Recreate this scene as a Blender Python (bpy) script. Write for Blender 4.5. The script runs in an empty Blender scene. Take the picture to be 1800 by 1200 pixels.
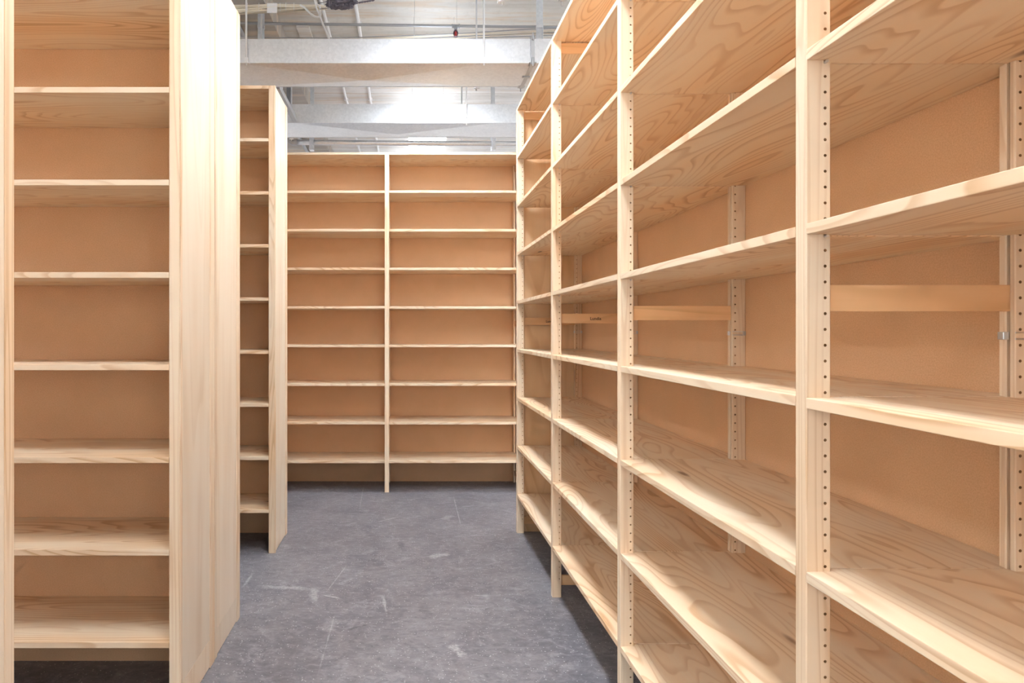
import bpy, bmesh, math, random
from mathutils import Vector, Matrix
random.seed(7)
scene = bpy.context.scene
C = scene.collection

# ------------------------------------------------------------------ camera, world, exposure
CAM_H = 1.477
F_PX = 1243.0
cd = bpy.data.cameras.new('camera'); cam = bpy.data.objects.new('camera', cd); C.objects.link(cam)
cam.location = (0, 0, CAM_H); cam.rotation_euler = (math.pi/2, 0, 0)
cd.sensor_width = 36.0; cd.lens = F_PX/1800.0*36.0
cd.shift_x = (900-713.7)/1800.0
cd.shift_y = -(600-580.5)/1800.0
cd.clip_start = 0.05; cd.clip_end = 60
scene.camera = cam
vs = scene.view_settings
vs.view_transform = 'Standard'; vs.look = 'None'; vs.gamma = 1.0; vs.use_curve_mapping = False
vs.exposure = 0.14
world = bpy.data.worlds.new('world'); scene.world = world
world.use_nodes = True
world.node_tree.nodes['Background'].inputs[0].default_value = (0.9, 0.95, 1.0, 1)
world.node_tree.nodes['Background'].inputs[1].default_value = 1.0
LAMP = 36.0          # emission of the ceiling lights' diffusers
UPLIGHT = 4.5       # added glow on the fittings' tops to brighten the slab
FILL = 2.0         # added fill from an unseen glowing pane behind the camera
scene.cycles.max_bounces = 6
scene.cycles.diffuse_bounces = 5
scene.cycles.glossy_bounces = 3
scene.cycles.use_adaptive_sampling = True
scene.cycles.adaptive_threshold = 0.12
scene.cycles.adaptive_min_samples = 16
scene.cycles.caustics_reflective = False
scene.cycles.caustics_refractive = False
scene.cycles.use_denoising = True
scene.cycles.use_light_tree = False

# ------------------------------------------------------------------ material helpers
def new_mat(name):
    m = bpy.data.materials.new(name); m.use_nodes = True
    nt = m.node_tree
    for n in list(nt.nodes): nt.nodes.remove(n)
    out = nt.nodes.new('ShaderNodeOutputMaterial')
    b = nt.nodes.new('ShaderNodeBsdfPrincipled')
    nt.links.new(b.outputs[0], out.inputs[0])
    return m, nt, b
def N(nt, t, **kw):
    n = nt.nodes.new(t)
    for k, v in kw.items(): setattr(n, k, v)
    return n
def L(nt, a, b): nt.links.new(a, b)
def val(nt, op, a, b=None, c=None, clamp=False):
    n = N(nt, 'ShaderNodeMath', operation=op); n.use_clamp = clamp
    for i, x in enumerate((a, b, c)):
        if x is None: continue
        if isinstance(x, (int, float)): n.inputs[i].default_value = x
        else: L(nt, x, n.inputs[i])
    return n.outputs[0]
def mixc(nt, fac, a, b, blend='MIX'):
    n = N(nt, 'ShaderNodeMix', data_type='RGBA', blend_type=blend)
    n.clamp_factor = True
    if isinstance(fac, (int, float)): n.inputs[0].default_value = fac
    else: L(nt, fac, n.inputs[0])
    for i, x in ((6, a), (7, b)):
        if isinstance(x, tuple): n.inputs[i].default_value = (*x, 1)
        else: L(nt, x, n.inputs[i])
    return n.outputs[2]
def ramp(nt, x, a, b):
    n = N(nt, 'ShaderNodeMapRange', interpolation_type='SMOOTHSTEP')
    n.inputs[1].default_value = a; n.inputs[2].default_value = b
    L(nt, x, n.inputs[0]); return n.outputs[0]
def noise(nt, vec, scale, detail=2, rough=0.5, dist=0.0):
    n = N(nt, 'ShaderNodeTexNoise'); n.inputs['Scale'].default_value = scale
    n.inputs['Detail'].default_value = detail; n.inputs['Roughness'].default_value = rough
    n.inputs['Distortion'].default_value = dist
    L(nt, vec, n.inputs['Vector']); return n.outputs[0]
def vmul(nt, v, s):
    n = N(nt, 'ShaderNodeVectorMath', operation='MULTIPLY'); L(nt, v, n.inputs[0]); n.inputs[1].default_value = s
    return n.outputs[0]
def vadd(nt, v, w):
    n = N(nt, 'ShaderNodeVectorMath', operation='ADD'); L(nt, v, n.inputs[0]); L(nt, w, n.inputs[1])
    return n.outputs[0]

LIGHT = (0.84, 0.69, 0.51); MID = (0.82, 0.57, 0.35); DARK = (0.53, 0.285, 0.12)

def wood(name, grain, rings, spread, strength, light=LIGHT, mid=MID, dark=DARK, knots=0.0, straight=False):
    """pine: contour lines of a noise field stretched along the grain axis ('X' or 'Z')"""
    m, nt, b = new_mat(name)
    tc = N(nt, 'ShaderNodeTexCoord'); oi = N(nt, 'ShaderNodeObjectInfo')
    off = N(nt, 'ShaderNodeCombineXYZ')
    r = val(nt, 'MULTIPLY', oi.outputs['Random'], 61.0); L(nt, r, off.inputs[0])
    r2 = val(nt, 'MULTIPLY', oi.outputs['Random'], 173.0); L(nt, r2, off.inputs[1])
    r3 = val(nt, 'MULTIPLY', oi.outputs['Random'], 37.0); L(nt, r3, off.inputs[2])
    p = vadd(nt, tc.outputs['Object'], off.outputs[0])
    st = {'X': (0.55, 3.4, 3.4), 'Z': (3.4, 3.4, 0.42)}[grain]
    if straight: st = {'X': (0.2, 5.0, 5.0), 'Z': (5.0, 5.0, 0.2)}[grain]
    q = vmul(nt, p, tuple(s*spread for s in st))
    f = noise(nt, q, 1.0, 1.6, 0.45, 0.25)
    c = val(nt, 'MULTIPLY', f, rings)
    s = val(nt, 'FRACT', c)
    # sharp late-wood line, soft early-wood shoulder
    line = ramp(nt, s, 0.50, 0.90)
    edge = ramp(nt, s, 0.90, 1.0)
    line = val(nt, 'SUBTRACT', line, edge, clamp=True)
    # broad variation of the contrast and tone over the board
    st2 = {'X': (0.8, 5, 5), 'Z': (5, 5, 0.8)}[grain]
    v2 = noise(nt, vmul(nt, p, st2), 1.3, 2, 0.5)
    amp = ramp(nt, v2, 0.3, 0.72)
    st3 = {'X': (3, 170, 170), 'Z': (170, 170, 3)}[grain]
    fib = noise(nt, vmul(nt, p, st3), 1.0, 3, 0.6)
    col = mixc(nt, ramp(nt, v2, 0.35, 0.8), light, mid)
    col = mixc(nt, val(nt, 'MULTIPLY', val(nt, 'MULTIPLY', line, val(nt, 'MULTIPLY_ADD', amp, 0.75, 0.25)), strength), col, dark)
    col = mixc(nt, val(nt, 'MULTIPLY', ramp(nt, fib, 0.35, 0.75), 0.16), col, mid)
    # per-board tone
    tone = val(nt, 'MULTIPLY_ADD', oi.outputs['Random'], 0.12, 0.94)
    hs = N(nt, 'ShaderNodeHueSaturation'); L(nt, tone, hs.inputs['Value']); L(nt, col, hs.inputs['Color'])
    col = hs.outputs[0]
    if knots:
        kv = N(nt, 'ShaderNodeTexVoronoi'); kv.inputs['Scale'].default_value = 1.0
        L(nt, vmul(nt, p, {'X': (0.9, 3.4, 3.4), 'Z': (3.4, 3.4, 0.9)}[grain]), kv.inputs['Vector'])
        k = val(nt, 'SUBTRACT', 1.0, ramp(nt, kv.outputs['Distance'], 0.03, 0.065))
        col = mixc(nt, val(nt, 'MULTIPLY', k, knots), col, (0.20, 0.085, 0.03))
    L(nt, col, b.inputs['Base Color'])
    b.inputs['Roughness'].default_value = 0.5
    b.inputs['Specular IOR Level'].default_value = 0.3
    bp = N(nt, 'ShaderNodeBump'); bp.inputs['Strength'].default_value = 0.06; bp.inputs['Distance'].default_value = 0.001
    L(nt, fib, bp.inputs['Height']); L(nt, bp.outputs[0], b.inputs['Normal'])
    return m

M = {}
M['shelf'] = wood('pine_shelf', 'X', 25.0, 1.2, 0.72, knots=0.9)
M['rung'] = wood('pine_rung', 'Z', 11.0, 1.6, 0.55, light=(0.80, 0.51, 0.28), mid=(0.72, 0.41, 0.19))
M['ply'] = wood('pine_plywood', 'Z', 12.0, 1.0, 0.45, light=(0.80, 0.58, 0.36), mid=(0.73, 0.49, 0.27))
M['rung_y'] = M['rung']
M['post'] = wood('pine_post', 'Z', 17.0, 1.9, 0.55, straight=True)
M['panel'] = wood('pine_panel', 'Z', 10.0, 0.9, 0.30, light=(0.86, 0.73, 0.57), mid=(0.80, 0.63, 0.45), dark=(0.62, 0.42, 0.24))  # same pine made paler; the strong light on the panels is in its colour

def mdf():
    m, nt, b = new_mat('fibreboard')
    tc = N(nt, 'ShaderNodeTexCoord')
    n1 = noise(nt, tc.outputs['Object'], 260, 3, 0.7)
    n2 = noise(nt, tc.outputs['Object'], 5, 3, 0.6)
    col = mixc(nt, ramp(nt, n1, 0.3, 0.7), (0.67, 0.405, 0.225), (0.79, 0.51, 0.305))
    col = mixc(nt, val(nt, 'MULTIPLY', ramp(nt, n2, 0.3, 0.8), 0.35), col, (0.62, 0.39, 0.21))
    L(nt, col, b.inputs['Base Color']); b.inputs['Roughness'].default_value = 0.55
    b.inputs['Specular IOR Level'].default_value = 0.25
    return m
M['mdf'] = mdf()

def floor_mat():
    m, nt, b = new_mat('grey_linoleum')
    tc = N(nt, 'ShaderNodeTexCoord'); P = tc.outputs['Object']
    n1 = noise(nt, P, 2.2, 6, 0.65, 0.6)
    n2 = noise(nt, P, 7.0, 9, 0.80, 0.9)
    n3 = noise(nt, P, 60, 3, 0.7)
    n4 = noise(nt, vmul(nt, P, (16, 26, 1)), 1.0, 8, 0.82, 0.5)
    col = mixc(nt, ramp(nt, n1, 0.3, 0.7), (0.135, 0.130, 0.148), (0.205, 0.196, 0.212))
    col = mixc(nt, val(nt, 'MULTIPLY', ramp(nt, n2, 0.50, 0.66), 0.7), col, (0.33, 0.32, 0.345))
    col = mixc(nt, val(nt, 'MULTIPLY', ramp(nt, n2, 0.47, 0.34), 0.6), col, (0.085, 0.084, 0.10))
    col = mixc(nt, val(nt, 'MULTIPLY', ramp(nt, n3, 0.5, 0.7), 0.25), col, (0.24, 0.235, 0.25))
    col = mixc(nt, val(nt, 'MULTIPLY', ramp(nt, n4, 0.50, 0.64), 0.55), col, (0.30, 0.29, 0.315))
    col = mixc(nt, val(nt, 'MULTIPLY', ramp(nt, n4, 0.48, 0.38), 0.55), col, (0.09, 0.088, 0.105))
    # pale flecks of the linoleum
    vo = N(nt, 'ShaderNodeTexVoronoi'); vo.inputs['Scale'].default_value = 62.0; L(nt, P, vo.inputs['Vector'])
    fl = val(nt, 'SUBTRACT', 1.0, ramp(nt, vo.outputs['Distance'], 0.12, 0.20))
    pick = N(nt, 'ShaderNodeSeparateColor'); L(nt, vo.outputs['Color'], pick.inputs[0])
    fl = val(nt, 'MULTIPLY', fl, val(nt, 'GREATER_THAN', pick.outputs[0], 0.45))
    col = mixc(nt, val(nt, 'MULTIPLY', fl, 0.8), col, (0.62, 0.61, 0.65))
    # scuffs and scratches with a place of their own: (x0, y0, x1, y1, half width, strength)
    sp = N(nt, 'ShaderNodeSeparateXYZ'); L(nt, P, sp.inputs[0])
    wob = noise(nt, P, 14, 3, 0.7)
    for (x0, y0, x1, y1, w, k) in SCUFFS:
        dx, dy = x1-x0, y1-y0; ll = math.hypot(dx, dy)
        ux, uy = dx/ll, dy/ll
        ax = val(nt, 'SUBTRACT', sp.outputs[0], x0); ay = val(nt, 'SUBTRACT', sp.outputs[1], y0)
        t = val(nt, 'ADD', val(nt, 'MULTIPLY', ax, ux), val(nt, 'MULTIPLY', ay, uy))
        d = val(nt, 'ABSOLUTE', val(nt, 'SUBTRACT', val(nt, 'MULTIPLY', ay, ux), val(nt, 'MULTIPLY', ax, uy)))
        d = val(nt, 'ADD', d, val(nt, 'MULTIPLY', val(nt, 'SUBTRACT', wob, 0.5), w*3.0))
        inside = val(nt, 'MULTIPLY', ramp(nt, t, 0.0, ll*0.25), ramp(nt, t, ll, ll*0.7))
        a = val(nt, 'MULTIPLY', inside, ramp(nt, d, w, w*0.2))
        a = val(nt, 'MULTIPLY', a, val(nt, 'MULTIPLY_ADD', ramp(nt, n3, 0.35, 0.6), 0.7, 0.3))
        col = mixc(nt, val(nt, 'MULTIPLY', a, abs(k)), col, (0.46, 0.45, 0.47) if k > 0 else (0.06, 0.06, 0.07))
    L(nt, col, b.inputs['Base Color'])
    L(nt, val(nt, 'MULTIPLY_ADD', n2, 0.25, 0.30), b.inputs['Roughness'])
    b.inputs['Specular IOR Level'].default_value = 0.45
    return m
def fpt(px, py):   # point of the floor under a pixel of the photograph
    Y = F_PX*CAM_H/(py-580.5); return ((px-713.7)*Y/F_PX, Y)
SCUFFS = []
for (a, b_, w, k) in [((446, 1028), (560, 1036), 0.035, .6), ((552, 1030), (555, 1062), 0.03, .7), ((562, 1044), (600, 1052), 0.01, .9),
                      ((425, 1034), (446, 1005), 0.012, .8), ((660, 918), (705, 907), 0.008, .8), ((673, 1045), (680, 1080), 0.010, .8),
                      ((792, 1130), (818, 1160), 0.03, .8), ((750, 980), (795, 972), 0.045, .8), ((607, 1108), (652, 1095), 0.012, -.8),
                      ((700, 950), (712, 970), 0.03, -.6), ((830, 1046), (866, 1046), 0.02, .5), ((640, 850), (630, 905), 0.004, .6),
                      ((796, 868), (812, 930), 0.005, .7), ((590, 1075), (556, 1195), 0.004, .5), ((612, 990), (570, 1045), 0.005, .6),
                      ((790, 904), (780, 914), 0.05, .5), ((565, 1110), (600, 1085), 0.05, .4), ((740, 1060), (760, 1095), 0.05, -.4)]:
    SCUFFS.append((*fpt(*a), *fpt(*b_), w, k))
M['floor'] = floor_mat()

def concrete(name='board_marked_concrete', lo=(0.56, 0.545, 0.515), hi=(0.76, 0.75, 0.73)):
    m, nt, b = new_mat(name)
    tc = N(nt, 'ShaderNodeTexCoord'); P = tc.outputs['Object']
    n1 = noise(nt, vmul(nt, P, (0.35, 2.5, 1)), 1.5, 5, 0.65, 0.5)
    n2 = noise(nt, P, 14, 4, 0.6)
    n3 = noise(nt, vmul(nt, P, (0.5, 5, 1)), 1.6, 4, 0.7, 0.4)
    col = mixc(nt, ramp(nt, n1, 0.3, 0.7), lo, hi)
    col = mixc(nt, val(nt, 'MULTIPLY', ramp(nt, n3, 0.48, 0.66), 0.55), col, (0.62, 0.47, 0.33))
    col = mixc(nt, val(nt, 'MULTIPLY', ramp(nt, n2, 0.5, 0.8), 0.3), col, (0.40, 0.37, 0.34))
    sp = N(nt, 'ShaderNodeSeparateXYZ'); L(nt, P, sp.inputs[0])
    fr = val(nt, 'FRACT', val(nt, 'MULTIPLY', sp.outputs[1], 1/0.62))
    j = val(nt, 'SUBTRACT', 1.0, ramp(nt, val(nt, 'ABSOLUTE', val(nt, 'SUBTRACT', fr, 0.5)), 0.004, 0.02))
    col = mixc(nt, val(nt, 'MULTIPLY', j, 0.55), col, (0.33, 0.24, 0.17))
    L(nt, col, b.inputs['Base Color']); b.inputs['Roughness'].default_value = 0.8
    return m
M['concrete'] = concrete()
M['dark_concrete'] = concrete('stained_dark_concrete', (0.30, 0.27, 0.235), (0.42, 0.39, 0.35))  # same concrete pattern in a darker tone, for the downstand

def plain(name, col, rough=0.5, metal=0.0, emit=None, spec=0.5):
    m, nt, b = new_mat(name)
    tc = N(nt, 'ShaderNodeTexCoord')
    n = noise(nt, tc.outputs['Object'], 25, 3, 0.6)
    c = mixc(nt, val(nt, 'MULTIPLY', n, 0.25), col, tuple(x*0.8 for x in col))
    L(nt, c, b.inputs['Base Color'])
    b.inputs['Roughness'].default_value = rough; b.inputs['Metallic'].default_value = metal
    b.inputs['Specular IOR Level'].default_value = spec
    if emit:
        b.inputs['Emission Color'].default_value = (*emit[0], 1); b.inputs['Emission Strength'].default_value = emit[1]
    return m
def galv():
    m, nt, b = new_mat('galvanised_steel')
    tc = N(nt, 'ShaderNodeTexCoord'); P = tc.outputs['Object']
    vo = N(nt, 'ShaderNodeTexVoronoi'); vo.inputs['Scale'].default_value = 60; L(nt, P, vo.inputs['Vector'])
    n = noise(nt, P, 3.5, 4, 0.6)
    sc_ = N(nt, 'ShaderNodeSeparateColor'); L(nt, vo.outputs['Color'], sc_.inputs[0])
    col = mixc(nt, sc_.outputs[0], (0.66, 0.69, 0.73), (0.74, 0.77, 0.81))
    col = mixc(nt, val(nt, 'MULTIPLY', ramp(nt, n, 0.45, 0.75), 0.4), col, (0.80, 0.82, 0.85))
    L(nt, col, b.inputs['Base Color'])
    b.inputs['Metallic'].default_value = 0.6
    L(nt, val(nt, 'MULTIPLY_ADD', sc_.outputs[1], 0.04, 0.30), b.inputs['Roughness'])
    return m
M['galv'] = galv()
M['strut'] = plain('strut_steel', (0.42, 0.43, 0.45), 0.4, 0.5)
M['rod'] = plain('zinc_rod', (0.75, 0.76, 0.78), 0.45, 0.2)
M['steel'] = plain('bright_steel', (0.72, 0.72, 0.72), 0.3, 1.0)
M['pipe'] = plain('grey_pipe', (0.36, 0.37, 0.39), 0.4, 0.6)
M['white'] = plain('white_plastic', (0.85, 0.85, 0.85), 0.45)
M['wall'] = plain('white_paint', (0.78, 0.77, 0.75), 0.8)
M['cable'] = plain('cream_cable', (0.86, 0.78, 0.64), 0.5)
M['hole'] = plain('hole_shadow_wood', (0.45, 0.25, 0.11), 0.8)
M['ink'] = plain('burnt_ink', (0.07, 0.03, 0.015), 0.8)
M['dark'] = plain('dark_grey_fluff', (0.13, 0.12, 0.15), 0.9)
M['maroon'] = plain('maroon_metal', (0.10, 0.035, 0.045), 0.3)
M['red'] = plain('red_glass', (0.40, 0.03, 0.03), 0.15)
M['lamp'] = plain('lamp_diffuser', (0.9, 0.9, 0.9), 0.5, emit=((0.86, 0.925, 1.0), LAMP))
M['lamp_small'] = plain('lamp_diffuser_small', (0.9, 0.9, 0.9), 0.5, emit=((0.86, 0.925, 1.0), LAMP*1.9))
M['fill_up_far'] = plain('added_uplight_far', (0.9, 0.9, 0.9), 0.5, emit=((0.86, 0.925, 1.0), 32.0))
M['fill_up'] = plain('added_uplight', (0.9, 0.9, 0.9), 0.5, emit=((0.86, 0.925, 1.0), UPLIGHT))
M['fill_up_side'] = plain('added_uplight_bright', (0.9, 0.9, 0.9), 0.5, emit=((0.86, 0.925, 1.0), 66.0))  # raised upward glow, added to lift the slab broadly
M['pane_fill'] = plain('added_fill_glow', (0.9, 0.9, 0.9), 0.5, emit=((0.93, 0.97, 1.0), FILL))

# ------------------------------------------------------------------ geometry helpers
def obj(name, bm, mat, parent=None, loc=(0, 0, 0)):
    me = bpy.data.meshes.new(name)
    bm.normal_update(); bm.to_mesh(me); bm.free()
    me.materials.append(mat if not isinstance(mat, (list, tuple)) else mat[0])
    if isinstance(mat, (list, tuple)):
        for mm in mat[1:]: me.materials.append(mm)
    o = bpy.data.objects.new(name, me); C.objects.link(o)
    o.location = loc
    if parent: o.parent = parent
    return o
def copy_obj(o, parent, loc=None):
    c = o.copy(); C.objects.link(c); c.parent = parent
    if loc is not None: c.location = loc
    return c
def empty(name, label, cat, loc=(0, 0, 0), rz=0.0, group=None):
    o = bpy.data.objects.new(name, None); C.objects.link(o)
    o.location = loc; o.rotation_euler = (0, 0, rz); o.empty_display_size = 0.1
    tag(o, label, cat, group); return o
def tag(o, label, cat, group=None):
    o['label'] = label; o['category'] = cat
    if group: o['group'] = group
    return o
def struct(o): o['kind'] = 'structure'; return o
def box(bm, x0, y0, z0, x1, y1, z1, bev=0.0):
    vs_ = [bm.verts.new(p) for p in ((x0, y0, z0), (x1, y0, z0), (x1, y1, z0), (x0, y1, z0), (x0, y0, z1), (x1, y0, z1), (x1, y1, z1), (x0, y1, z1))]
    fs = [bm.faces.new([vs_[i] for i in f]) for f in ((3, 2, 1, 0), (4, 5, 6, 7), (0, 1, 5, 4), (1, 2, 6, 5), (2, 3, 7, 6), (3, 0, 4, 7))]
    if bev:
        es = list({e for f in fs for e in f.edges})
        bmesh.ops.bevel(bm, geom=es, offset=bev, segments=2, profile=0.6, affect='EDGES')
def tube(bm, pts, r, seg=10, closed_ends=True):
    rings = []
    n = len(pts); pts = [Vector(p) for p in pts]
    prev_u = None
    for i, p in enumerate(pts):
        d = (pts[min(i+1, n-1)]-pts[max(i-1, 0)]).normalized()
        u = d.cross(Vector((0, 0, 1)))
        if u.length < 1e-3: u = d.cross(Vector((0, 1, 0)))
        u.normalize()
        if prev_u is not None and u.dot(prev_u) < 0: u = -u
        prev_u = u
        v = d.cross(u)
        rr = r[i] if isinstance(r, (list, tuple)) else r
        rings.append([bm.verts.new(p+(u*math.cos(a)+v*math.sin(a))*rr) for a in [2*math.pi*k/seg for k in range(seg)]])
    for a, b in zip(rings, rings[1:]):
        for k in range(seg):
            f = bm.faces.new((a[k], a[(k+1) % seg], b[(k+1) % seg], b[k])); f.smooth = True
    if closed_ends:
        bm.faces.new(rings[0][::-1]); bm.faces.new(rings[-1])

# ------------------------------------------------------------------ shelving parts (unit frame: length = local X, front faces local -Y)
H = 3.10; D = 0.473; TP = 0.040; PD = 0.050; TS = 0.022
PITCH = 0.352; Z9 = 0.263
LEVELS = [Z9+PITCH*k for k in range(8, -1, -1)]     # underside of each board, top one first

def post_bm(x0, x1, y0, y1, z1, hole_y, hole_sides, z0=0.0):
    """upright with a column of real blind peg holes (32 mm apart) in the faces x=x0 and/or x=x1"""
    bm = bmesh.new(); c = 0.0022
    def quad(*p): bm.faces.new([bm.verts.new(q) for q in p])
    # front, back, chamfers, caps
    prof = [(x0+c, y0), (x1-c, y0), (x1, y0+c), (x1, y1-c), (x1-c, y1), (x0+c, y1), (x0, y1-c), (x0, y0+c)]
    for i in range(8):
        a, b = prof[i], prof[(i+1) % 8]
        side = -1 if i == 6 else (1 if i == 2 else 0)
        if side and side in hole_sides: continue
        quad((a[0], a[1], z0), (b[0], b[1], z0), (b[0], b[1], z1), (a[0], a[1], z1))
    bm.faces.new([bm.verts.new((p[0], p[1], z1)) for p in prof])
    bm.faces.new([bm.verts.new((p[0], p[1], z0)) for p in prof[::-1]])
    r = 0.0032; hw = 0.006; st = 0.032
    k0 = int(math.ceil((z0+0.10-Z9)/st)); k1 = int((z1-0.09-Z9)/st)
    za, zb = Z9+st*(k0-0.5), Z9+st*(k1+0.5)
    for s in hole_sides:
        x = x0 if s < 0 else x1
        ya, yb = y0+c, y1-c
        def Q(y_a, z_a, y_b, z_b):
            p = [(x, y_a, z_a), (x, y_b, z_a), (x, y_b, z_b), (x, y_a, z_b)]
            if s < 0: p = p[::-1]
            quad(*p)
        Q(ya, z0, yb, za); Q(ya, zb, yb, z1)
        Q(ya, za, hole_y-hw, zb); Q(hole_y+hw, za, yb, zb)
        for k in range(k0, k1+1):
            zc = Z9+st*k
            out = []; inn = []; deep = []
            for j in range(8):
                a = math.pi/8+j*math.pi/4
                ca, sa = math.cos(a), math.sin(a)
                m_ = max(abs(ca), abs(sa))
                oy = hw*(1 if ca > 0 else -1) if abs(ca) > abs(sa) else hw*ca/m_*1.0
                oz = st/2*(1 if sa > 0 else -1) if abs(sa) > abs(ca) else st/2*sa/m_
                out.append(bm.verts.new((x, hole_y+oy, zc+oz)))
                inn.append(bm.verts.new((x, hole_y+r*ca, zc+r*sa)))
                deep.append(bm.verts.new((x-s*0.009, hole_y+r*ca, zc+r*sa)))
            corners = {0: (hw, st/2), 2: (-hw, st/2), 4: (-hw, -st/2), 6: (hw, -st/2)}
            for j in range(8):
                a, b = j, (j+1) % 8
                loop = [out[a]]
                if j in corners:
                    cy, cz = corners[j]; loop.append(bm.verts.new((x, hole_y+cy, zc+cz)))
                loop += [out[b], inn[b], inn[a]]
                if s < 0: loop = loop[::-1]
                bm.faces.new(loop)
                w = [inn[a], inn[b], deep[b], deep[a]]
                if s < 0: w = w[::-1]
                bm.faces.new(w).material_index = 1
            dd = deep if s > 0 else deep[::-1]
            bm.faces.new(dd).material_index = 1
    return bm

def shelf_bm(w, mid_a=TP/2, mid_b=TP/2, depth=D):
    """board w long between posts, notched at its four corners round the uprights"""
    g = 0.0025
    xa, xb = -w/2, w/2
    pa, pb = xa-mid_a+g, xb+mid_b-g
    y1 = depth-0.001; n0 = PD+0.001; n1 = depth-PD-0.001
    prof = [(xa+0.0006, 0), (xb-0.0006, 0), (xb-0.0006, n0), (pb, n0), (pb, n1), (xb-0.0006, n1), (xb-0.0006, y1), (xa+0.0006, y1), (xa+0.0006, n1), (pa, n1), (pa, n0), (xa+0.0006, n0)]
    bm = bmesh.new()
    lo = [bm.verts.new((p[0], p[1], 0)) for p in prof]; hi = [bm.verts.new((p[0], p[1], TS)) for p in prof]
    bm.faces.new(lo[::-1]); bm.faces.new(hi)
    for i in range(len(prof)):
        j = (i+1) % len(prof); bm.faces.new((lo[i], lo[j], hi[j], hi[i]))
    es = [e for e in bm.edges if abs(e.verts[0].co.z-e.verts[1].co.z) < 1e-6]
    bmesh.ops.bevel(bm, geom=es, offset=0.0016, segments=2, profile=0.6, affect='EDGES')
    return bm

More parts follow.
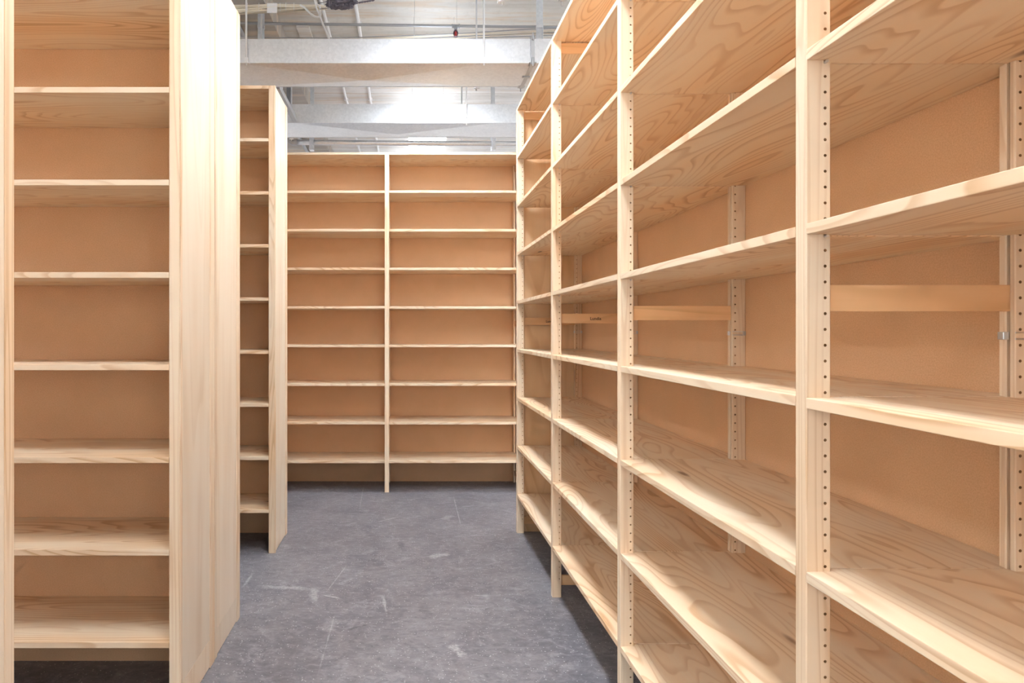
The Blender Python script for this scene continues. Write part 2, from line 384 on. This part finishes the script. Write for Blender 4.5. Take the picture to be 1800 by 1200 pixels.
def unit(name, label, loc, rz, posts, left_end=None, right_end=None, rungs=True, text_at=(), clip_at=(), z_off=0.0, pins=False, group=None):
    """posts: local x of the outer-left face of each upright frame. left_end/right_end: (front_lip, rear_lip) of an end
    panel, or None for an open frame. Parts: post, rear_post, backing_strip, rung, clip, shelf, back_panel, end_panel."""
    root = empty(name, label, 'shelving unit', loc, rz, group)
    n = len(posts)
    widths = []
    for i, x in enumerate(posts):
        tw = TP+0.005 if ((i == 0 and left_end) or (i == n-1 and right_end)) else TP
        widths.append(tw)
        endL = left_end if (i == 0 and left_end) else None
        endR = right_end if (i == n-1 and right_end) else None
        core0 = x+(0.005 if endL else 0); core1 = core0+TP
        for kind in ('front', 'rear'):
            if kind == 'front':
                y0, y1, hy = 0.0, PD, 0.0385
            else:
                y0, y1, hy = D-PD, D, D-PD+0.0105
            sides = (-1, 1)
            if endL: sides = (1,)
            if endR: sides = (-1,)
            if kind == 'rear':
                # the rear upright is two stiles with a groove between them
                bm = post_bm(core0+0.026, core1, y0, y1, H-0.001, hy, (1,) if 1 in sides else ())
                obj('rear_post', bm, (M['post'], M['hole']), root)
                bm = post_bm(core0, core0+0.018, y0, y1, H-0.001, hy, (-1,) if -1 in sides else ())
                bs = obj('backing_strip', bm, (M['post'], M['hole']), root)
            else:
                bm = post_bm(core0, core1, y0, y1, H, hy, sides)
                obj('post', bm, (M['post'], M['hole']), root)
        for end, xo, sgn in ((endL, x, 1), (endR, core1+0.005, -1)):
            if not end: continue
            fl, rl = end
            xin = xo+sgn*0.005
            lo, hi = min(xo, xin), max(xo, xin)
            bm = bmesh.new(); box(bm, lo, 0, 0, hi, fl, H, 0.0015); obj('edge_strip', bm, M['post'], root)
            bm = bmesh.new(); box(bm, lo, D-rl, 0, hi, D, H, 0.0015); obj('edge_strip', bm, M['post'], root)
            xo2 = xo+sgn*0.0028
            lo, hi = min(xo2, xin), max(xo2, xin)
            bm = bmesh.new(); box(bm, lo, fl+0.0005, 0.006, hi, D-rl-0.0015, 0.124, 0.0004); obj('kick_panel', bm, M['panel'], root)
            bm = bmesh.new(); box(bm, lo, fl+0.0005, 0.1252, hi, D-rl-0.0015, H-0.001, 0.0004); obj('end_panel', bm, M['panel'], root)
        if rungs:
            rx0, rx1 = core0+0.012, core0+0.0275
            for rz_, h_ in ((0.064, 0.054), (1.516, 0.054), (3.015, 0.055)):
                bm = bmesh.new()
                # grain runs along the rung: build it upright along Z and lay it down
                ln = D-2*PD+0.008
                box(bm, -h_/2, -(rx1-rx0)/2, -ln/2, h_/2, (rx1-rx0)/2, ln/2, 0.0015)
                r = obj('rung', bm, M['rung'], root, ((rx0+rx1)/2, D/2, rz_+h_/2))
                # local z -> unit y, local x -> unit z, local y -> unit x
                r.matrix_local = Matrix(((0, 1, 0, (rx0+rx1)/2), (0, 0, 1, D/2), (1, 0, 0, rz_+h_/2), (0, 0, 0, 1)))
                if i in text_at and 1 < rz_ < 2:
                    cu = bpy.data.curves.new('lettering', 'FONT'); cu.body = 'Lundia'; cu.size = 0.0235
                    cu.extrude = 0.0003; cu.align_x = 'CENTER'; cu.align_y = 'CENTER'; cu.offset = 0.00035
                    to = bpy.data.objects.new('tmp', cu); C.objects.link(to)
                    bpy.context.view_layer.update()
                    me = bpy.data.meshes.new_from_object(to.evaluated_get(bpy.context.evaluated_depsgraph_get()))
                    bpy.data.objects.remove(to)
                    me.materials.clear(); me.materials.append(M['ink'])
                    lt = bpy.data.objects.new('lettering', me); C.objects.link(lt); lt.parent = r
                    lt['label'] = 'dark burnt-in word on the rung'
                    # text x -> unit +y (viewer's right), text y -> unit z, normal -> unit +x
                    T = Matrix(((0, 0, 1, rx1+0.0002), (1, 0, 0, D/2+0.006), (0, 1, 0, rz_+h_/2-0.001), (0, 0, 0, 1)))
                    lt.matrix_local = r.matrix_local.inverted() @ T
        if i in clip_at:
            bm = bmesh.new()
            zc = 1.458
            yb = D-PD
            box(bm, core0-0.0008, yb-0.0012, zc, core0+0.026, yb+0.0002, zc+0.016, 0.0003)
            box(bm, core0-0.0012, yb-0.0012, zc, core0+0.0002, yb+0.052, zc+0.016, 0.0003)
            box(bm, core0+0.010, yb-0.0026, zc+0.001, core0+0.014, yb-0.001, zc+0.015, 0.0003)
            if i == 0 or True:
                box(bm, core1-0.0002, yb+0.0, zc, core1+0.0012, yb+0.050, zc+0.003, 0.0003)
                box(bm, core1-0.0002, yb+0.0, zc+0.013, core1+0.0012, yb+0.050, zc+0.016, 0.0003)
                box(bm, core1-0.0002, yb+0.040, zc, core1+0.0030, yb+0.050, zc+0.016, 0.0003)
            c = obj('clip', bm, M['steel'], root); c['label'] = 'small bright metal clip'
    cache = {}
    for i in range(n-1):
        a = posts[i]+widths[i]; b = posts[i+1]
        w = round(b-a, 4)
        for lv, z in enumerate(LEVELS):
            if w not in cache:
                s = obj('shelf', shelf_bm(w), M['shelf'], root, ((a+b)/2, 0, z+z_off)); cache[w] = s
            else:
                s = copy_obj(cache[w], root, ((a+b)/2, 0, z+z_off+random.uniform(-0.0008, 0.0008)))
            if lv == 0: s.location.z = LEVELS[0]
            if pins and 0 < lv < 6:
                for (px_, sg) in ((a, 1), (b, -1)):
                    if sg < 0 and i == n-2: continue
                    bm = bmesh.new()
                    tube(bm, [(-0.003*sg, 0, 0), (0.009*sg, 0, 0)], 0.0031, 8)
                    obj('shelf_pin', bm, M['steel'], root, (px_, 0.0385, z+z_off-0.0035))
        bm = bmesh.new(); box(bm, posts[i]+TP/2+0.001, D+0.0003, 0.0, posts[i+1]+TP/2-0.001, D+0.005, H-0.004)
        obj('back_panel', bm, M['mdf'], root)
    return root

# ------------------------------------------------------------------ the room
RX0, RX1, RY0, RY1, RZ = -6.0, 4.2, -3.2, 12.6, 4.28
bm = bmesh.new(); box(bm, RX0, RY0, -0.1, RX1, RY1, 0.0); struct(obj('floor', bm, M['floor']))
bm = bmesh.new(); box(bm, RX0, RY0, RZ, RX1, RY1, RZ+0.2); struct(obj('ceiling', bm, M['concrete']))
bm = bmesh.new(); box(bm, RX0-0.1, RY0, 0, RX0, RY1, RZ); struct(obj('wall_left', bm, M['wall']))
bm = bmesh.new(); box(bm, RX1, RY0, 0, RX1+0.1, RY1, RZ); struct(obj('wall_right', bm, M['wall']))
bm = bmesh.new(); box(bm, RX0, RY1, 0, RX1, RY1+0.1, RZ); struct(obj('wall_back', bm, M['wall']))
# wall behind the camera with an added glowing pane as fill
bm = bmesh.new()
wx0, wx1, wz0, wz1 = -4.4, 3.0, 0.6, 3.5
box(bm, RX0, RY0-0.1, 0, RX1, RY0, wz0); box(bm, RX0, RY0-0.1, wz1, RX1, RY0, RZ)
box(bm, RX0, RY0-0.1, wz0, wx0, RY0, wz1); box(bm, wx1, RY0-0.1, wz0, RX1, RY0, wz1)
struct(obj('wall_front', bm, M['wall']))
bm = bmesh.new(); box(bm, wx0, RY0-0.08, wz0, wx1, RY0-0.05, wz1)
w_ = struct(obj('fill_pane_1', bm, M['pane_fill']))
bm = bmesh.new()
for k in range(6):
    x = wx0+(wx1-wx0)*k/5.0; box(bm, x-0.03, RY0-0.05, wz0, x+0.03, RY0, wz1)
box(bm, wx0, RY0-0.05, wz0, wx1, RY0, wz0+0.05); box(bm, wx0, RY0-0.05, wz1-0.05, wx1, RY0, wz1)
obj('fill_pane_frame', bm, M['white'], w_)
# shallow concrete downstand along the left of the aisle
bm = bmesh.new(); box(bm, -2.6, 4.0, RZ-0.16, -1.14, RY1, RZ); struct(obj('trim_1', bm, M['dark_concrete']))

# ------------------------------------------------------------------ shelving
# right-hand run: front faces -X; local x runs from the far end towards the camera
yA, step = 5.193, 1.2405
unit('shelving_unit', 'long open pine shelving unit with pegged uprights running down the right side of the aisle',
     (0.81, yA, 0), -math.pi/2, [step*k for k in range(5)], text_at=(0, 1), clip_at=(0, 1, 2, 3), pins=True)
# end panel closing the far end of that run, behind its last frame
r = bpy.data.objects['shelving_unit']
bm = bmesh.new(); box(bm, -0.006, 0.0, 0.0, -0.0005, D, H-0.001, 0.0006)
obj('end_panel', bm, M['ply'], r)

# back unit across the end of the aisle
XB = -0.195
unit('shelving_unit', 'wide pine shelving unit with fibreboard back standing across the far end of the aisle',
     (XB, 6.45, 0), 0.0, [-2.48, -1.24, 0.0, 1.24, 2.48], z_off=0.004)

# left front pair, back to back
XL1 = -0.856
unit('shelving_unit', 'large pine shelving unit on the left with its bare shelves facing the viewer',
     (XL1, 2.689, 0), 0.0, [-0.045-2.48, -0.045-1.24, -0.045], right_end=(0.020, 0.068), z_off=0.006)
unit('shelving_unit', 'pine shelving unit turned away, standing back to back behind the nearest left one',
     (XL1, 2.689+2*(D+0.005), 0), math.pi, [0.0, 0.005+1.24, 0.005+2.48], left_end=(0.062, 0.035))
unit('shelving_unit', 'pine shelving unit at the extreme left edge, only its edge strip showing',
     (-0.856, 1.545, 0), math.pi, [0.0, 0.005+1.24], left_end=(0.034, 0.035))
XL2 = -0.8665
unit('shelving_unit', 'further pine shelving unit on the left with only a slim strip of bay showing',
     (XL2, 4.689, 0), 0.0, [-0.045-2.48, -0.045-1.24, -0.045], right_end=(0.025, 0.070), z_off=0.003)

# ------------------------------------------------------------------ ceiling services
def duct(y0, label):
    y1 = y0+0.52; z0, z1 = 3.477, 3.655
    x0, x1 = -3.6, 3.4
    root = empty('air_duct', label, 'air duct', ((x0+x1)/2, (y0+y1)/2, z0), 0, 'flat sheet-metal ducts crossing the ceiling')
    cx, cy = (x0+x1)/2, (y0+y1)/2
    bm = bmesh.new()
    xs = [-3.6, -1.28, 0.66, 2.60, 3.4] if y0 < 6 else [-3.6, -1.10, 0.90, 2.85, 3.4]
    zt = z1
    V = lambda x, y, z: bm.verts.new((x-cx, y-cy, z-z0))
    for a, b in zip(xs, xs[1:]):
        for (zz, sg) in ((z0, -1), (z1, 1)):
            p = [V(a, y0, zz), V(b, y0, zz), V(b, y1, zz), V(a, y1, zz)]
            m_ = V((a+b)/2, (y0+y1)/2, zz+sg*0.042)
            for i in range(4):
                q = (p[i], p[(i+1) % 4], m_)
                bm.faces.new(q if sg > 0 else q[::-1])
        q = [V(a, y0, z0), V(b, y0, z0), V(b, y0, z1), V(a, y0, z1)]; bm.faces.new(q)
        q = [V(a, y1, z0), V(b, y1, z0), V(b, y1, z1), V(a, y1, z1)]; bm.faces.new(q[::-1])
    for x in (x0, x1):
        q = [V(x, y0, z0), V(x, y0, z1), V(x, y1, z1), V(x, y1, z0)]; bm.faces.new(q if x == x0 else q[::-1])
    obj('duct_body', bm, M['galv'], root)
    # folded seam along the lower edges
    for yy in (y0-0.002, y1-0.006):
        bm = bmesh.new(); box(bm, x0-cx, yy-cy, -0.004, x1-cx, yy+0.008-cy, 0.004, 0.001)
        obj('seam', bm, M['galv'], root)
    for x in (xs[2]+0.27,):
        bm = bmesh.new(); box(bm, x-cx, y0-0.012-cy, -0.014, x+0.03-cx, y1+0.012-cy, 0.178+0.014, 0.002)
        for dx in (-0.012, 0.030):
            box(bm, x+dx-cx, y0-0.02-cy, -0.008, x+dx+0.012-cx, y1+0.02-cy, -0.001, 0.001)
        box(bm, x-0.02-cx, y0+0.24-cy, -0.024, x+0.04-cx, y0+0.26-cy, -0.012, 0.002)
        for yy in (y0-0.02, y1+0.02):
            tube(bm, [(x+0.015-cx, yy-cy, -0.035), (x+0.015-cx, yy-cy, 0.03)], 0.006, 8)
            tube(bm, [(x+0.015-cx, yy-cy, 0.16), (x+0.015-cx, yy-cy, 0.215)], 0.006, 8)
        b = obj('joint_clamp', bm, M['strut'], root)
    for x in (-1.19, 0.58):
        for yy in (y0-0.018, y1+0.018):
            bm = bmesh.new(); tube(bm, [(x-cx, yy-cy, -0.03), (x-cx, yy-cy, RZ-z0)], 0.007, 8)
            box(bm, x-0.012-cx, yy-0.012-cy, -0.012, x+0.012-cx, yy+0.012-cy, 0.030, 0.002)
            box(bm, x-0.025-cx, yy-0.010-cy, -0.014, x+0.025-cx, yy+0.012-cy, -0.008, 0.001)
            obj('hanger_rod', bm, M['rod'], root)
    return root
duct(3.745, 'flat galvanised air duct nearest overhead, only its far edge in view')
duct(5.285, 'flat galvanised air duct across the top, nearer of the two fully seen')
duct(6.81, 'flat galvanised air duct just in front of the shelving across the far end')

# slim rail between the ducts, over the further left unit
bm = bmesh.new(); box(bm, -0.02, -0.46, 0, 0.02, 0.46, 0.030, 0.002); box(bm, 0.012, -0.46, 0.030, 0.02, 0.46, 0.045, 0.001)
tag(obj('support_rail', bm, M['pipe'], None, (-1.065, 6.31, 3.475)), 'slim dark steel rail joining the two ducts above the further left shelving unit', 'rail')

# sprinkler pipe above the nearer duct
def zpx(py, Y): return CAM_H+(580.5-py)*Y/F_PX
def xpx(px, Y): return (px-713.7)*Y/F_PX
Yp = 5.95
root = empty('sprinkler_pipe', 'thin grey steel sprinkler pipe with one red sprinkler head, above the nearer full duct', 'pipe', (0, Yp, zpx(46, Yp)))
bm = bmesh.new(); tube(bm, [(-3.4, 0, 0.03), (-1.4, 0, 0.025), (2.2, 0, -0.022), (3.2, 0, -0.03)], 0.0115, 12); obj('pipe', bm, M['pipe'], root)
xs_ = xpx(801, Yp)
bm = bmesh.new(); tube(bm, [(xs_-0.034, 0, 0), (xs_-0.028, 0, 0), (xs_-0.0275, 0, 0), (xs_+0.0275, 0, -0.001), (xs_+0.028, 0, 0), (xs_+0.034, 0, 0)], [0.018, 0.018, 0.015, 0.015, 0.018, 0.018], 12)
tube(bm, [(xs_, 0, 0), (xs_, 0, -0.034)], [0.016, 0.013], 12); obj('tee_fitting', bm, M['pipe'], root)
hd = bmesh.new()
tube(hd, [(xs_, 0, -0.03), (xs_, 0, -0.042)], 0.012, 10)
for s in (-1, 1): tube(hd, [(xs_+s*0.010, 0, -0.040), (xs_+s*0.017, 0, -0.058), (xs_+s*0.014, 0, -0.074), (xs_, 0, -0.086)], 0.0055, 6)
tube(hd, [(xs_, 0, -0.086), (xs_, 0, -0.090)], 0.018, 12)
h = obj('sprinkler_head', hd, M['maroon'], root)
bm = bmesh.new(); tube(bm, [(xs_, 0, -0.042), (xs_, 0, -0.050), (xs_, 0, -0.078), (xs_, 0, -0.084)], [0.003, 0.011, 0.011, 0.003], 10)
b = obj('glass_bulb', bm, M['red'], h); b['label'] = 'red glass bulb'
for x in (-2.3, 2.4):
    bm = bmesh.new(); tube(bm, [(x, 0, 0), (x, 0, RZ-root.location.z)], 0.005, 8); obj('hanger_rod', bm, M['steel'], root)

# thicker pipe behind the far duct
Yq = 7.60
zq = zpx(252, Yq)
root = empty('steel_pipe', 'thick grey pipe running level just above the shelving across the far end', 'pipe', (0, Yq, zq))
bm = bmesh.new(); tube(bm, [(xpx(514, Yq), 0, 0.013), (-0.7, 0, 0.008), (3.2, 0, -0.02)], 0.028, 14); obj('pipe', bm, M['galv'], root)
xe = xpx(514, Yq)
bm = bmesh.new(); tube(bm, [(xe+0.05, 0, 0.013), (xe, 0, 0.013), (xe-0.03, 0, 0.03), (xe-0.035, 0, 0.07), (xe-0.035, 0, 0.10)], 0.034, 12); obj('elbow', bm, M['pipe'], root)
bm = bmesh.new(); tube(bm, [(xe-0.035, 0, 0.09), (xe-0.035, 0, RZ-zq)], 0.028, 12); obj('riser', bm, M['pipe'], root)
for x, dz in ((xpx(548, Yq), 0.0), (xpx(867, Yq), 0.0)):
    bm = bmesh.new()
    box(bm, x-0.022, 0.028, -0.075, x+0.022, 0.034, RZ-zq, 0.001)
    box(bm, x-0.022, -0.045, -0.077, x+0.022, 0.034, -0.070, 0.001)
    box(bm, x-0.022, -0.037, -0.075, x+0.022, -0.031, 0.10, 0.001)
    box(bm, x-0.022, -0.037, 0.094, x+0.022, 0.034, 0.10, 0.001)
    obj('hanger', bm, M['galv'], root)

# flat strap hangers over the nearer full duct
for x, lab in ((xpx(455, 5.8), 'flat grey steel hanger strap near the cream cables'), (xpx(952, 5.8), 'flat steel hanger strap beside the top of the right shelving')):
    bm = bmesh.new()
    box(bm, -0.028, -0.003, 0.0, 0.028, 0.003, RZ-3.655, 0.001)
    box(bm, -0.028, -0.06, 0.0, 0.028, 0.0, 0.006, 0.001)
    box(bm, -0.028, -0.02, 0.33, 0.028, 0.02, 0.36, 0.003)
    box(bm, 0.022, -0.02, 0.0, 0.028, 0.0, 0.36, 0.001)
    tag(obj('hanger_strap', bm, M['galv'], None, (x, 5.89, 3.66)), lab, 'hanger', 'strap hangers on the ceiling')

# white surface conduits running away under the slab
for x, lab in ((-0.43, 'white surface conduit under the concrete slab, the one nearer the middle of the aisle'), (-0.72, 'white surface conduit under the concrete slab, the more leftward of the two')):
    bm = bmesh.new(); tube(bm, [(0, 0, 0), (0, 6.4, 0)], 0.016, 10)
    for k in range(6): box(bm, -0.026, 0.5+k*1.05, -0.012, 0.026, 0.53+k*1.05, 0.018, 0.002)
    tag(obj('conduit', bm, M['white'], None, (x, 5.9, RZ-0.022)), lab, 'conduit', 'white conduits on the slab')
bm = bmesh.new(); tube(bm, [(0, 0, 0), (0, 6.0, 0)], 0.022, 10)
tag(obj('conduit', bm, M['pipe'], None, (-1.45, 5.95, RZ-0.182)), 'grey pipe below the dark stained concrete downstand, top left', 'conduit')
bm = bmesh.new(); box(bm, -0.06, -0.25, -0.02, 0.06, 0.25, 0.0, 0.003); 
tag(obj('cover_plate', bm, M['concrete'], None, (-0.95, 6.75, RZ-0.001)), 'concrete-coloured cover plate set in the slab above the nearer full duct', 'plate')

# bundle of cream data cables on the left
def cable(name, pts, r, mat, parent):
    bm = bmesh.new()
    P = [Vector(p) for p in pts]; fine = []
    for i in range(len(P)-1):
        p0, p1, p2, p3 = P[max(i-1, 0)], P[i], P[i+1], P[min(i+2, len(P)-1)]
        for k in range(8):
            t = k/8.0
            fine.append(0.5*((2*p1)+(p2-p0)*t+(2*p0-5*p1+4*p2-p3)*t*t+(3*p1-p0-3*p2+p3)*t**3))
    fine.append(P[-1]); tube(bm, fine, r, 6)
    return obj(name, bm, mat, parent)
Yc = 5.55
cr = empty('cable_bundle', 'bundle of cream data cables slung across the top left, above the galvanised duct', 'cables', (-2.4, Yc, zpx(16, Yc)))
zc0 = zpx(16, Yc)
for k in range(14):
    up = k < 8
    base = random.uniform(0.004, 0.022) if up else random.uniform(-0.034, -0.012)
    yy = random.uniform(-0.03, 0.03)
    pts = []
    for x in [-3.3, -2.6, -2.0, -1.7, -1.4, -1.2, -1.0, -0.85, -0.7]:
        sag = 0.0 if up else max(0, (x+1.3))*0.05
        pts.append((x+2.4, yy+random.uniform(-0.012, 0.012), base+sag+random.uniform(-0.006, 0.006)))
    pts.append((-0.62+2.4, yy*0.5, 0.008+random.uniform(-0.005, 0.005)))
    cable('cable', pts, 0.0055, M['cable'], cr)
bm = bmesh.new(); box(bm, xpx(471, Yc)+2.4, -0.045, zpx(27, Yc)-zc0, xpx(489, Yc)+2.4, -0.035, zpx(11, Yc)-zc0, 0.004)
box(bm, xpx(471, Yc)+2.4, -0.045, zpx(11, Yc)-zc0-0.003, xpx(489, Yc)+2.4, 0.04, zpx(11, Yc)-zc0+0.003, 0.001)
t_ = obj('cable_tie_plate', bm, M['white'], cr); t_['label'] = 'white plastic tie plate'
for x in (437, 457, 494, 504, 518):
    bm = bmesh.new(); tube(bm, [(xpx(x, Yc)+2.4, -0.04, -0.036), (xpx(x, Yc)+2.4, -0.044, 0.0), (xpx(x, Yc)+2.4, -0.04, 0.030)], 0.002, 6); obj('cable_tie', bm, M['white'], cr)
def P3(px, py, Y): return (xpx(px, Y), Y, zpx(py, Y))
def rel(p, o): return (p[0]-o[0], p[1]-o[1], p[2]-o[2])
o_ = P3(560, 20, 5.5)
wr = empty('cable', 'pair of white cables dropping in a loop at the right end of the cream bundle', 'cable', o_)
cable('cable_strand', [rel(P3(549, -12, 5.45), o_), rel(P3(554, 4, 5.45), o_), rel(P3(557, 16, 5.47), o_), rel(P3(562, 27, 5.5), o_), rel(P3(566, 40, 5.6), o_), rel(P3(573, 56, 5.7), o_), rel(P3(580, 74, 5.86), o_)], 0.0075, M['white'], wr)
cable('cable_strand', [rel(P3(553, -12, 5.47), o_), rel(P3(557, 6, 5.47), o_), rel(P3(563, 14, 5.45), o_), rel(P3(561, 27, 5.45), o_), rel(P3(567, 40, 5.62), o_), rel(P3(575, 58, 5.72), o_), rel(P3(582, 76, 5.88), o_)], 0.006, M['white'], wr)
cable('cable_strand', [rel(P3(528, 9, 5.5), o_), rel(P3(536, 14, 5.48), o_), rel(P3(546, 24, 5.46), o_), rel(P3(556, 30, 5.46), o_), rel(P3(563, 27, 5.46), o_), rel(P3(562, 10, 5.46), o_)], 0.0085, M['white'], wr)

# loose dark cables sagging over the duct, behind the sprinkler pipe
o_ = (-3.2, 6.1, 3.95)
dr = empty('cable_bundle', 'thin bundle of grey-brown cables behind the red sprinkler head', 'cables', o_)
for k in range(7):
    pts = [rel((x, 6.1+0.01*k, zpx(y+random.uniform(-1.5, 1.5)+(k-3)*0.8, 6.1)), o_) for x, y in ((-3.2, 66), (-1.4, 68), (-0.6, 69), (0.0, 66), (0.5, 61), (1.0, 56), (1.8, 49), (2.8, 40))]
    cable('cable', pts, 0.0035, M['cable'] if k % 3 else M['pipe'], dr)

# dark ragged bundle hanging by the ceiling with twisted cord
Yr = 5.2
o_ = P3(600, 3, Yr)
rr_ = empty('insulation_scrap', 'dark ragged wad of insulation hanging on wires at the top edge', 'insulation', o_)
bm = bmesh.new()
bmesh.ops.create_icosphere(bm, subdivisions=4, radius=1.0)
from mathutils import noise as mnoise
for v in bm.verts:
    n = mnoise.noise(v.co*2.3)*0.5+mnoise.noise(v.co*6.0)*0.35+mnoise.noise(v.co*14.0)*0.25
    v.co = v.co*(1+n*0.7)
    v.co.x *= 0.105; v.co.y *= 0.06; v.co.z *= 0.05
    v.co.z -= 0.004
obj('ragged_wad', bm, M['dark'], rr_)
bm = bmesh.new()
for j in range(24):
    a = random.uniform(-0.09, 0.09); 
    tube(bm, [(a, random.uniform(-.04, .0), -0.01), (a+random.uniform(-.02, .02), -0.045, -0.04), (a+random.uniform(-.03, .03), -0.05, -0.05-random.uniform(0, .02))], [0.008, 0.006, 0.002], 5)
obj('frayed_end', bm, M['dark'], rr_)
for off in (0.0, 0.004):
    pts = []
    for k in range(20):
        x = 605+k*2.8; a = k*1.9+(math.pi if off else 0)
        p = rel(P3(x, 6.5-(x-620)*0.16, Yr), o_); pts.append((p[0], p[1]+0.004*math.sin(a), p[2]+0.004*math.cos(a)))
    cable('twisted_cord', pts, 0.0032, M['dark'], rr_)
bm = bmesh.new(); tube(bm, [rel(P3(558, 6, Yr), o_), rel(P3(590, 0, Yr), o_)], 0.002, 6); tube(bm, [rel(P3(562, 16, Yr), o_), rel(P3(592, 12, Yr), o_)], 0.002, 6)
obj('wire', bm, M['dark'], rr_)

# ------------------------------------------------------------------ ceiling lights
def ceiling_light(x, y, z, w, l, label, up='fill_up'):
    root = empty('ceiling_light', label, 'ceiling light', (x, y, z), 0, 'white panel lights between the ducts')
    bm = bmesh.new(); box(bm, -w/2, -l/2, 0.004, w/2, l/2, 0.06, 0.004); obj('housing', bm, M['white'], root)
    bm = bmesh.new(); box(bm, -w/2+0.012, -l/2+0.012, -0.002, w/2-0.012, l/2-0.012, 0.003); obj('diffuser', bm, M['lamp_small' if l < 0.6 and abs(x) < 1 else 'lamp'], root)
    bm = bmesh.new(); box(bm, -w/2+0.03, -l/2+0.03, 0.0605, w/2-0.03, l/2-0.03, 0.064); obj('added_uplight', bm, M[up], root)  # glowing top added to brighten the slab
    for sx in (-1, 1):
        for sy in (-1, 1):
            bm = bmesh.new(); tube(bm, [(sx*(w/2-0.05), sy*(l/2-0.08), 0.05), (sx*(w/2-0.05), sy*(l/2-0.08), RZ-z)], 0.0013, 6); obj('hanger_wire', bm, M['steel'], root)
for (x, y, l, lab) in ((0.25, 11.0, 1.2, 'added white panel light near the back wall, hidden beyond the far shelving'),  # unseen light added to brighten the far slab
                       (0.25, 8.65, 1.2, 'bright white panel light glowing above the shelving across the far end'),
                       (0.25, 6.16, 0.5, 'white panel light hidden above between the two full ducts'),
                       (0.25, 4.52, 0.42, 'white panel light overhead between the nearest two ducts'),
                       (0.25, 3.15, 1.1, 'white panel light overhead in the aisle, second from the viewer'),
                       (0.25, 1.3, 0.9, 'white panel light directly over the viewer')):
    ceiling_light(x, y, 3.72, 0.46, l, lab)
for x, side in ((-3.2, 'left'), (3.0, 'right')):  # unseen rows; the farthest pair and stronger uplight are added to brighten the slab
    for i, (y, l) in enumerate(((11.0, 1.2), (8.65, 1.2), (6.16, 0.5), (4.60, 0.44), (3.15, 1.1), (1.2, 1.2), (-1.0, 1.2))):
        ceiling_light(x, y, 3.72, 0.46, l, 'unseen white panel light over the %s neighbouring aisle, %s' % (side, ['farthest', 'second farthest', 'third farthest', 'fourth farthest', 'third nearest', 'second nearest', 'nearest'][i]), 'fill_up_far' if y > 8 else 'fill_up_side')
